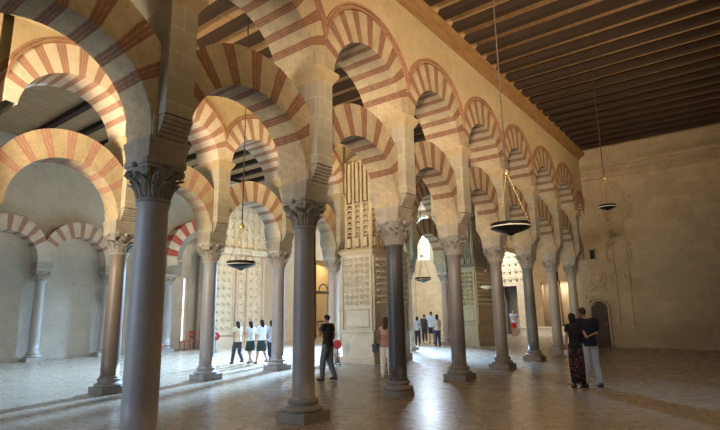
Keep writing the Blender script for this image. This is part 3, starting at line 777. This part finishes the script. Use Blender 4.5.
def person(x, y, h, face, label, pose, top, bottom, hair, group=None, skin=SKIN, female=False, long_hair=False, skirt=None, sleeve=.55,
           shoe=SHOE, extra=None, vox=.016, hat=None, barearms=False, shorts=False, backless=False):
    """face: heading angle of the local +Y axis in the world.  pose gives joints in metres for a 1.7 m body, local x = right, y = forward"""
    k = h/1.7
    root = empty('person', (x, y, 0), label, 'person', group, rz=face-PI/2)
    root.scale = (k, k, k)
    P = dict(lean=0., la=[(-.20, 0, 1.13), (-.19, .12, .92)], ra=[(.20, 0, 1.13), (.19, .12, .92)], ll=[(-.10, .06, .48), (-.10, .02, .08)], rl=[(.10, .06, .48), (.10, -.02, .08)], hd=(0, .03, 1.565), shw=.185 if not female else .16)
    P.update(pose)
    ln = P['lean']; sw = P['shw']; hw = .155 if female else .15
    lsh = Vector((-sw, ln*.35, 1.39)); rsh = Vector((sw, ln*.35, 1.39)); hd = Vector(P['hd']); hd.y += ln*.5
    lh = Vector((-.09, 0, .88)); rh = Vector((.09, 0, .88))
    LA = [lsh]+[Vector(p) for p in P['la']]; RA = [rsh]+[Vector(p) for p in P['ra']]; LL = [lh]+[Vector(p) for p in P['ll']]; RL = [rh]+[Vector(p) for p in P['rl']]
    a = 1. if not female else .84
    w_ = .118 if female else .14
    torso = [(0, 0, .84, .13, .10), (0, 0, .92, hw, .105), (0, .0+ln*.05, 1.05, w_, .09), (0, ln*.15, 1.2, .15*a+.01, .105), (0, ln*.28, 1.33, .165*a, .105), (0, ln*.33, 1.41, .12*a, .08), (0, ln*.38, 1.46, .06, .06)]
    ch = [('ell', torso), ('limb', [Vector((0, ln*.36, 1.40)), Vector((hd.x*.6, hd.y-.02, hd.z-.10))], [.062*a, .052*a]),
          ('ball', tuple(hd+Vector((0, 0, .02))), (.074, .092, .10)), ('ball', tuple(hd+Vector((0, .03, -.055))), (.052, .058, .058)), ('ball', tuple(hd+Vector((0, .098, -.015))), (.012, .018, .02)),
          ('ball', tuple(hd+Vector((.078, 0, -.01))), (.012, .02, .03)), ('ball', tuple(hd+Vector((-.078, 0, -.01))), (.012, .02, .03)), ('limb', [lsh, rsh], [.055*a, .055*a])]
    for L, s in ((LA, -1), (RA, 1)):
        ch.append(('limb', L, [.05*a, .04*a, .027*a]))
        d = (L[2]-L[1]).normalized(); ch.append(('limb', [L[2], L[2]+d*.045, L[2]+d*.075], [.026*a, .03*a, .027*a]))
    for L in (LL, RL):
        ch.append(('limb', L, [.083, .056*(.95 if female else 1), .037]))
        ch.append(('limb', [L[2], L[2]+Vector((0, -.02, -.045)), L[2]+Vector((0, .12, -.055))], [.037, .034, .028]))
        m_ = L[1].lerp(L[2], .3)+Vector((0, -.02, 0)); ch.append(('ball', tuple(m_), (.052, .052, .09)))
    vs, fs = blob(ch, vox)
    m = MB(); m.add(vs, fs, 0, True)
    for L, s in ((LA, -1), (RA, 1)):      # fingers and thumb rooted in the palm
        d = (L[2]-L[1]).normalized(); side = d.cross(Vector((0, 1, 0)) if abs(d.y) < .8 else Vector((0, 0, 1))).normalized(); nrm = side.cross(d)
        w0 = L[2]+d*.07
        for q, ln_ in ((-1.5, .055), (-.5, .07), (.5, .066), (1.5, .05)):
            b0 = w0+nrm*(q*.014); m.tube([b0-d*.02, b0+d*ln_*.5, b0+d*ln_*.8+side*(-s)*.012, b0+d*ln_+side*(-s)*.028], [.009, .0085, .008, .006], 6)
        b0 = L[2]+d*.03; m.tube([b0, b0+nrm*.035*1+d*.03, b0+nrm*.042+d*.06], [.011, .010, .007], 6)
    # eyes and mouth sit in the same mesh
    for sx in (-1, 1): m.sphere(tuple(hd+Vector((sx*.028, .086, .012))), (.011, .006, .007), 8, 1)
    m.sphere(tuple(hd+Vector((0, .083, -.058))), (.022, .006, .006), 8, 2)
    m.build('body', [skin, HAIRB, plain('lips', (.35, .12, .10), .5)], root)
    # hair
    ch = [('ball', tuple(hd+Vector((0, -.012, .035))), (.084, .098, .098))]
    if long_hair: ch += [('ell', [(hd.x, hd.y-.10, 1.22, .035, .02), (hd.x, hd.y-.10, 1.32, .065, .034), (hd.x, hd.y-.08, 1.45, .076, .048), (hd.x, hd.y-.045, 1.56, .080, .07), (hd.x, hd.y-.03, 1.62, .08, .08)])]
    elif female: ch += [('ell', [(hd.x, hd.y-.055, 1.42, .07, .04), (hd.x, hd.y-.05, 1.50, .082, .06), (hd.x, hd.y-.03, 1.60, .083, .08)])]
    else: ch = [('ball', tuple(hd+Vector((0, -.016, .038))), (.079, .092, .088))]
    vs, fs = blob(ch, .012, 3)
    keep = lambda c: not (c[1]-hd.y > .052 and c[2]-hd.z < .075)
    f2 = [f for f in fs if all(keep(vs[i]) for i in f)]
    m = MB(); m.add(vs, f2, 0, True); m.build('hair', hair, root)
    # shirt
    g = .016
    T = [(0, 0, .86 if not skirt else .90, hw+g+.016, .105+g+.028), (0, 0, .94, hw+g+.006, .105+g+.016)] + [(x_, y_, z_, rx+g, ry+g) for x_, y_, z_, rx, ry in torso[2:6]] + [(0, ln*.36, 1.445, .075, .07)]
    if backless: T = [t for t in T if t[2] < 1.25]
    ch = [('ell', T)]
    if not backless: ch.append(('limb', [lsh+Vector((.0, 0, .0)), rsh], [.055*a+g, .055*a+g]))
    if not barearms and not backless:
        for L in (LA, RA):
            t = sleeve
            if t <= 1: pts = [L[0], L[0].lerp(L[1], t)]; rs = [.05*a+g, .046*a+g+.006]
            else: pts = [L[0], L[1], L[1].lerp(L[2], t-1)]; rs = [.05*a+g, .04*a+g, .034*a+g]
            ch.append(('sleeve', pts, rs))
    vs, fs = blob(ch, vox, 3); m = MB(); m.add(vs, fs, 0, True); m.build('shirt', top, root)
    # trousers or skirt
    if skirt:
        z1 = skirt; fl = .04 if z1 > .4 else .03
        mid = ((LL[1]+RL[1])/2); n = 28; prof = []
        wk = max(.15, abs(LL[1].y-RL[1].y)/2+.09); wa = max(abs(LL[2].y-RL[2].y)/2+.07, .12) if z1 < .4 else wk
        rows = [(0, 0, .98, hw-.02, .11), (0, 0, .90, hw+.02, .125), (0, 0, .80, hw+.03, .135)]
        if z1 > .4: rows.append((0, mid.y*.7, z1, hw+.045, max(.16, wk)))
        else: rows += [(0, mid.y*.5, .5, hw+.02, max(.15, wk)), (0, mid.y*.3, z1, hw-.005, min(.2, wa+.03))]
        m = MB(); v = []
        for (cx_, cy_, z, rx, ry) in rows:
            for q in range(n):
                a_ = 2*PI*q/n; f_ = 1+(.05*S(a_*7) if z < .75 else 0); v.append((cx_+rx*f_*Co(a_), cy_+ry*f_*S(a_), z))
        f = [(i*n+(q+1) % n, i*n+q, (i+1)*n+q, (i+1)*n+(q+1) % n) for i in range(len(rows)-1) for q in range(n)]
        v2 = [(p[0]*.94, p[1]*.94, p[2]) for p in v[-n:]]; o_ = len(v); v += v2; f += [((len(rows)-1)*n+(q+1) % n, (len(rows)-1)*n+q, o_+q, o_+(q+1) % n) for q in range(n)]
        v3 = [(p[0]*.9, p[1]*.9, p[2]) for p in v[:n]]; f += [[q for q in range(n)]]
        m.add(v, f, 0, True); m.build('skirt', bottom, root)
    else:
        ch = [('ell', [(0, 0, .82, hw-.03, .10), (0, 0, .88, hw+.012, .12), (0, 0, .97, hw+.004, .115)])]
        for L in (LL, RL):
            if shorts: ch.append(('sleeve', [L[0], L[1]+(L[0]-L[1])*.1], [.1, .085]))
            else: ch.append(('sleeve', [L[0], L[1], L[2]+Vector((0, 0, -.0))], [.102, .084, .064]))
        vs, fs = blob(ch, vox, 3); m = MB(); m.add(vs, fs, 0, True); m.build('trousers' if not shorts else 'shorts', bottom, root)
    for L in (LL, RL):
        c = L[2]; m = MB()
        ch = [('limb', [c+Vector((0, -.03, -.04)), c+Vector((0, .05, -.05)), c+Vector((0, .15, -.058))], [.047, .042, .034]), ('ell', [(c.x, c.y+.05, c.z-.08, .045, .125), (c.x, c.y+.05, c.z-.06, .045, .125)])]
        vs, fs = blob(ch, .012, 2); m.add(vs, fs, 0, True); m.build('shoe', shoe, root)
    if hat:
        m = MB(); m.lathe([(.14, -.005), (.145, .0), (.085, .012), (.085, .07), (.06, .10), (.01, .105)], 20, 0, Matrix.Translation(hd+Vector((0, -.01, .06)))); m.build('hat', hat, root)
    if extra: extra(root, LA, RA, lsh, rsh, ln)
    return root
YAW = .6504
def head(img_right, away):     # heading from picture directions
    d = Vector((Co(YAW), S(YAW)))*img_right + Vector((-S(YAW), Co(YAW)))*away
    return math.atan2(d.y, d.x)
strideA = dict(ll=[(-.09, .14, .49), (-.09, .24, .09)], rl=[(.09, -.02, .47), (.09, -.26, .16)])
strideB = dict(ll=[(-.09, -.03, .47), (-.09, -.27, .15)], rl=[(.09, .13, .49), (.09, .22, .09)])
stand = dict(ll=[(-.10, .02, .48), (-.11, .0, .09)], rl=[(.10, .02, .48), (.11, .0, .09)])
BAGM = plain('black leather', (.015, .014, .013), .4); PHONE = plain('phone case', (.03, .03, .035), .3)
# strolling man in black, hand to his face
def phone(root, LA, RA, lsh, rsh, ln):
    p = LA[2]+Vector((.02, .07, .07)); m = MB(); m.box(p.x-.037, p.x+.037, p.y-.005, p.y+.005, p.z-.07, p.z+.07); m.build('phone', PHONE, root)
person(-2.77, 6.67, 1.70, head(-.75, .5), 'man in a black t-shirt and blue-grey jeans walking left, hand raised to his face',
       dict(la=[(-.27, .06, 1.17), (-.17, .20, 1.40)], ra=[(.22, -.04, 1.12), (.20, .06, .90)], ll=[(-.09, .10, .48), (-.09, .12, .09)], rl=[(.09, -.0, .47), (.09, -.16, .11)], lean=.02),
       cloth('black', (.016, .016, .018)), cloth('grey jeans', (.11, .13, .16)), HAIRB, skin=SKIN2, shoe=SHOE)
# three women walking left
G3 = 'women walking left across the sunlit floor'
HB = head(-.65, .7)
person(-8.54, 8.39, 1.50, HB, 'woman in a cream top and dark grey trousers, leading the three walking women', dict(**strideA, la=[(-.2, -.06, 1.12), (-.19, .0, .90)], ra=[(.20, .06, 1.13), (.19, .2, .98)]),
       cloth('cream', (.72, .64, .46)), cloth('charcoal', (.06, .065, .075)), HAIRB, G3, female=True, long_hair=True, sleeve=.5)
person(-8.11, 8.62, 1.50, HB, 'woman in a pale grey top and dark green skirt, middle of the three walking women', dict(**strideB, la=[(-.2, .06, 1.12), (-.19, .16, .92)]),
       cloth('pale grey', (.60, .62, .58)), cloth('dark green', (.025, .05, .045)), HAIRB, G3, female=True, long_hair=True, skirt=.52, shoe=SHOET)
person(-7.72, 8.80, 1.54, HB, 'woman in a white shirt and dark green skirt, last of the three walking women', dict(**strideA, la=[(-.2, .06, 1.12), (-.17, .20, .95)], ra=[(.2, .04, 1.12), (.18, .2, .98)]),
       cloth('white', (.82, .83, .86)), cloth('deep green', (.028, .05, .048)), HAIRB, G3, female=True, long_hair=True, skirt=.50, sleeve=.9, shoe=SHOET)
person(-7.02, 8.62, 1.52, HB, 'person in a light blue top and dark trousers half hidden by the pale column', dict(**strideB), cloth('light blue', (.55, .62, .72)), cloth('navy', (.03, .035, .06)), HAIRB, female=True, sleeve=.5)
# woman with shoulder bag
def bag(root, LA, RA, lsh, rsh, ln):
    m = MB(); cx_, cy_, cz_ = -.30, -.02, .83
    m.box(cx_-.06, cx_+.06, cy_-.16, cy_+.16, cz_-.12, cz_+.1); m.box(cx_-.07, cx_+.07, cy_-.165, cy_+.165, cz_+.02, cz_+.11); bg_ = m.build('shoulder_bag', BAGM, root)
    m = MB(); m.tube([(cx_, cy_-.14, cz_+.1), (-.20, -.06, 1.25), (-.12, 0, 1.46), (-.14, .08, 1.25), (cx_, cy_+.14, cz_+.1)], .008, 6); m.build('bag_strap', BAGM, bg_)
person(-1.78, 7.92, 1.60, head(.25, .9), 'woman with bare shoulders, white trousers and a black shoulder bag beside the near-black column', dict(**stand, la=[(-.21, -.02, 1.13), (-.20, .10, .93)]),
       cloth('rose top', (.42, .22, .16)), cloth('white trouser', (.85, .83, .78)), HAIRBR, female=True, long_hair=True, barearms=True, backless=True, shoe=SHOEW, extra=bag)
# couple
person(3.12, 8.88, 1.77, head(-.05, 1), 'man in a navy polo shirt and pale blue trousers seen from behind in an embrace',
       dict(ll=[(-.10, .0, .48), (-.14, .02, .09)], rl=[(.12, .02, .48), (.17, -.02, .09)], la=[(-.33, .0, 1.16), (-.30, .16, 1.12)], ra=[(.22, .08, 1.13), (.08, .27, 1.05)], hd=(-.07, .03, 1.565), shw=.20),
       cloth('navy polo', (.012, .015, .035)), cloth('pale blue trouser', (.50, .55, .66)), HAIRBR, 'embracing couple', skin=SKIN2, sleeve=.75)
def holding(root, LA, RA, lsh, rsh, ln):
    p = LA[2]+Vector((0, .02, -.10)); m = MB(); m.box(p.x-.03, p.x+.03, p.y-.05, p.y+.05, p.z-.06, p.z+.06); m.build('folded_leaflet', cloth('leaflet', (.75, .75, .75)), root)
person(2.875, 8.72, 1.64, head(.05, 1), 'woman in a black top and long floral skirt, arm around the man in navy', dict(**stand, ra=[(.19, -.21, 1.14), (.31, -.24, 1.20)], la=[(-.20, -.02, 1.12), (-.21, .03, .88)], hd=(-.02, .04, 1.565)),
       cloth('black top', (.014, .012, .016)), FLORAL, HAIRB, 'embracing couple', female=True, skirt=.10, sleeve=.5, skin=SKIN, extra=holding)
# strolling group in the bright opening
G5 = 'visitors strolling in the bright opening'
person(-5.22, 14.05, 1.62, head(.1, 1), 'person in dark clothes partly hidden by the near-black column, at its right', dict(**stand), cloth('dark navy', (.02, .02, .05)), cloth('black trouser', (.02, .02, .02)), HAIRB, G5, sleeve=1.3)
person(-7.75, 19.5, 1.48, head(.2, 1), 'visitor in a grey top and dark trousers, at the left of the strolling group', dict(**stand), cloth('mid grey', (.33, .33, .32)), cloth('dark trouser', (.03, .03, .035)), HAIRB, G5, female=True, vox=.02)
person(-8.6, 21.7, 1.56, head(.1, 1), 'visitor in a dark jacket, behind the others of the strolling group', dict(**strideA), cloth('dark jacket', (.06, .06, .06)), cloth('dark blue', (.03, .04, .07)), HAIRB, G5, sleeve=1.8, vox=.02)
person(-7.7, 20.9, 1.72, head(.2, 1), 'tall visitor in a light blue shirt and dark shorts, middle of the strolling group', dict(**stand), cloth('sky blue shirt', (.55, .62, .72)), cloth('dark shorts', (.03, .045, .06)), HAIRBR, G5, shorts=True, vox=.02)
person(-6.35, 19.1, 1.54, head(-.3, 1), 'woman in a beige blouse, dark jeans and dark hat, rightmost of the strolling group', dict(**stand), cloth('beige blouse', (.48, .38, .30)), cloth('dark jeans', (.03, .04, .06)), HAIRB, G5, female=True, sleeve=1.2, vox=.02, hat=HAIRB)
person(-6.6, 30.2, 1.70, head(0, -1), 'distant visitor in a blue and white top and red shorts by the far portal', dict(**stand), cloth('blue and white', (.42, .48, .66)), cloth('red shorts', (.5, .04, .04)), HAIRB, shorts=True, vox=.02)

# ------------------------------------------------------------------ light
R = math.radians
def area(name, loc, target, sx, sy, power, col, spread=PI):
    l = bpy.data.lights.new(name, 'AREA'); l.shape = 'RECTANGLE'; l.size = sx; l.size_y = sy; l.energy = power; l.color = col; l.spread = spread
    o = bpy.data.objects.new(name, l); COL.objects.link(o); o.location = loc
    o.rotation_euler = (Vector(target)-Vector(loc)).to_track_quat('-Z', 'Y').to_euler(); return o
WARM = (1., .72, .40); COOL = (.62, .80, 1.)
area('far_window_daylight', (-13.2, 29.8, 7.4), (-3, 7, 0), 1.0, 3.2, 260, (.62, .80, 1.))
area('transept_fill', (-10.8, 21.5, 8.8), (-7.0, 8.5, 0), 1.5, 1.5, 6200, (.36, .62, 1.), R(80))  # added cool source under the closed ceiling, throws the column shadows
area('overhead_fill', (-9.6, 10, 9.05), (-9.6, 10, 0), 4.0, 14, 1150, (.46, .70, 1.), R(100))  # added panel to brighten the floor; the ceiling above has no opening
area('far_nave_fill', (-12, 24, 9.05), (-12, 26, 0), 5, 7, 1000, (1., .92, .76))  # added warm panel beneath the closed planks, brightens the far nave
area('carved_wall_fill', (-11.5, 12.5, 8.4), (-16, 14.4, 3.5), 1.5, 1.5, 85, (1., .82, .58), R(90))  # added warm fill aimed at the carved wall, no fixture here
area('nave_spotlights', (7.6, 8, 7.0), (0, 9, 7.6), 24, .6, 140, WARM, R(75))
area('nave_uplights', (7.2, 9, 5.2), (4, 9, 9.3), 22, .5, 170, WARM, R(110))
area('entrance_daylight', (-3.5, -8.6, 3.2), (-1.0, 5, 3.0), 7, 5, 520, (.60, .78, 1.))
area('arch_underside_fill', (5.8, -3.6, 4.3), (-.6, 14, 7.8), 1.2, .6, 210, (1., .80, .60), R(50))  # unseen source added to lift the undersides of the front arches
area('second_nave_fill', (-3.2, -5.0, 4.1), (-5.6, 8, 7.4), 2.4, .8, 330, (1., .78, .50), R(80))  # added unseen uplight for the arch undersides of the second arcade
area('second_nave_spotlights', (-1.0, 6.5, 6.2), (-5.9, 6.5, 7.2), 17, .4, 210, (1., .76, .42), R(100))
area('nave_floor_fill', (5.5, 4, 8.9), (4, 5, 0), 3, 14, 170, (1., .76, .48), R(100))  # added warm fill from above for the near floor, not real fittings
area('chapel_light', (WX-1.2, 23.3, 5.2), (WX-2.2, 23.3, 2), 1.6, .8, 70, (1., .70, .30))
area('portal_fill', (-7.5, 28.5, 8.8), (-7.4, 32, 4), 2.5, 1, 260, (1., .95, .88), R(110))  # added to whiten the portal wall, stands for no fitting
area('niche_fill', (-4.1, 32.5, 3.5), (-4.2, 33.2, 1.5), 1.6, .3, 60, (1., .95, .88))  # fill added inside the closed niche to brighten its back wall
area('far_brown_wall_light', (-4, 28, 8.6), (-4.5, 32, 2), 4, 1.5, 260, (1., .86, .64))
w = bpy.data.worlds.new('World'); scene.world = w; w.use_nodes = True
bg = w.node_tree.nodes['Background']; bg.inputs[0].default_value = (.75, .85, 1., 1); bg.inputs[1].default_value = .12

# ------------------------------------------------------------------ camera
f_, pit, roll, yaw = 495.26, .194, -.0166, YAW
fw = Vector((-S(yaw)*Co(pit), Co(yaw)*Co(pit), S(pit))); r = Vector((Co(yaw), S(yaw), 0)); u = r.cross(fw)
R2 = r*Co(roll)+u*S(roll); U2 = u*Co(roll)-r*S(roll)
cd = bpy.data.cameras.new('Camera'); cd.sensor_width = 36; cd.sensor_fit = 'HORIZONTAL'; cd.lens = f_/720*36; cd.clip_end = 200
co_ = bpy.data.objects.new('Camera', cd); COL.objects.link(co_)
co_.matrix_world = Matrix(((R2.x, U2.x, -fw.x, 6.049), (R2.y, U2.y, -fw.y, -3.434), (R2.z, U2.z, -fw.z, 1.728), (0, 0, 0, 1)))
scene.camera = co_
scene.view_settings.view_transform = 'Standard'; scene.view_settings.look = 'None'; scene.view_settings.gamma = 1; scene.view_settings.use_curve_mapping = False
scene.view_settings.exposure = 0.0
scene.cycles.use_denoising = True
scene.cycles.max_bounces = 8; scene.cycles.diffuse_bounces = 5
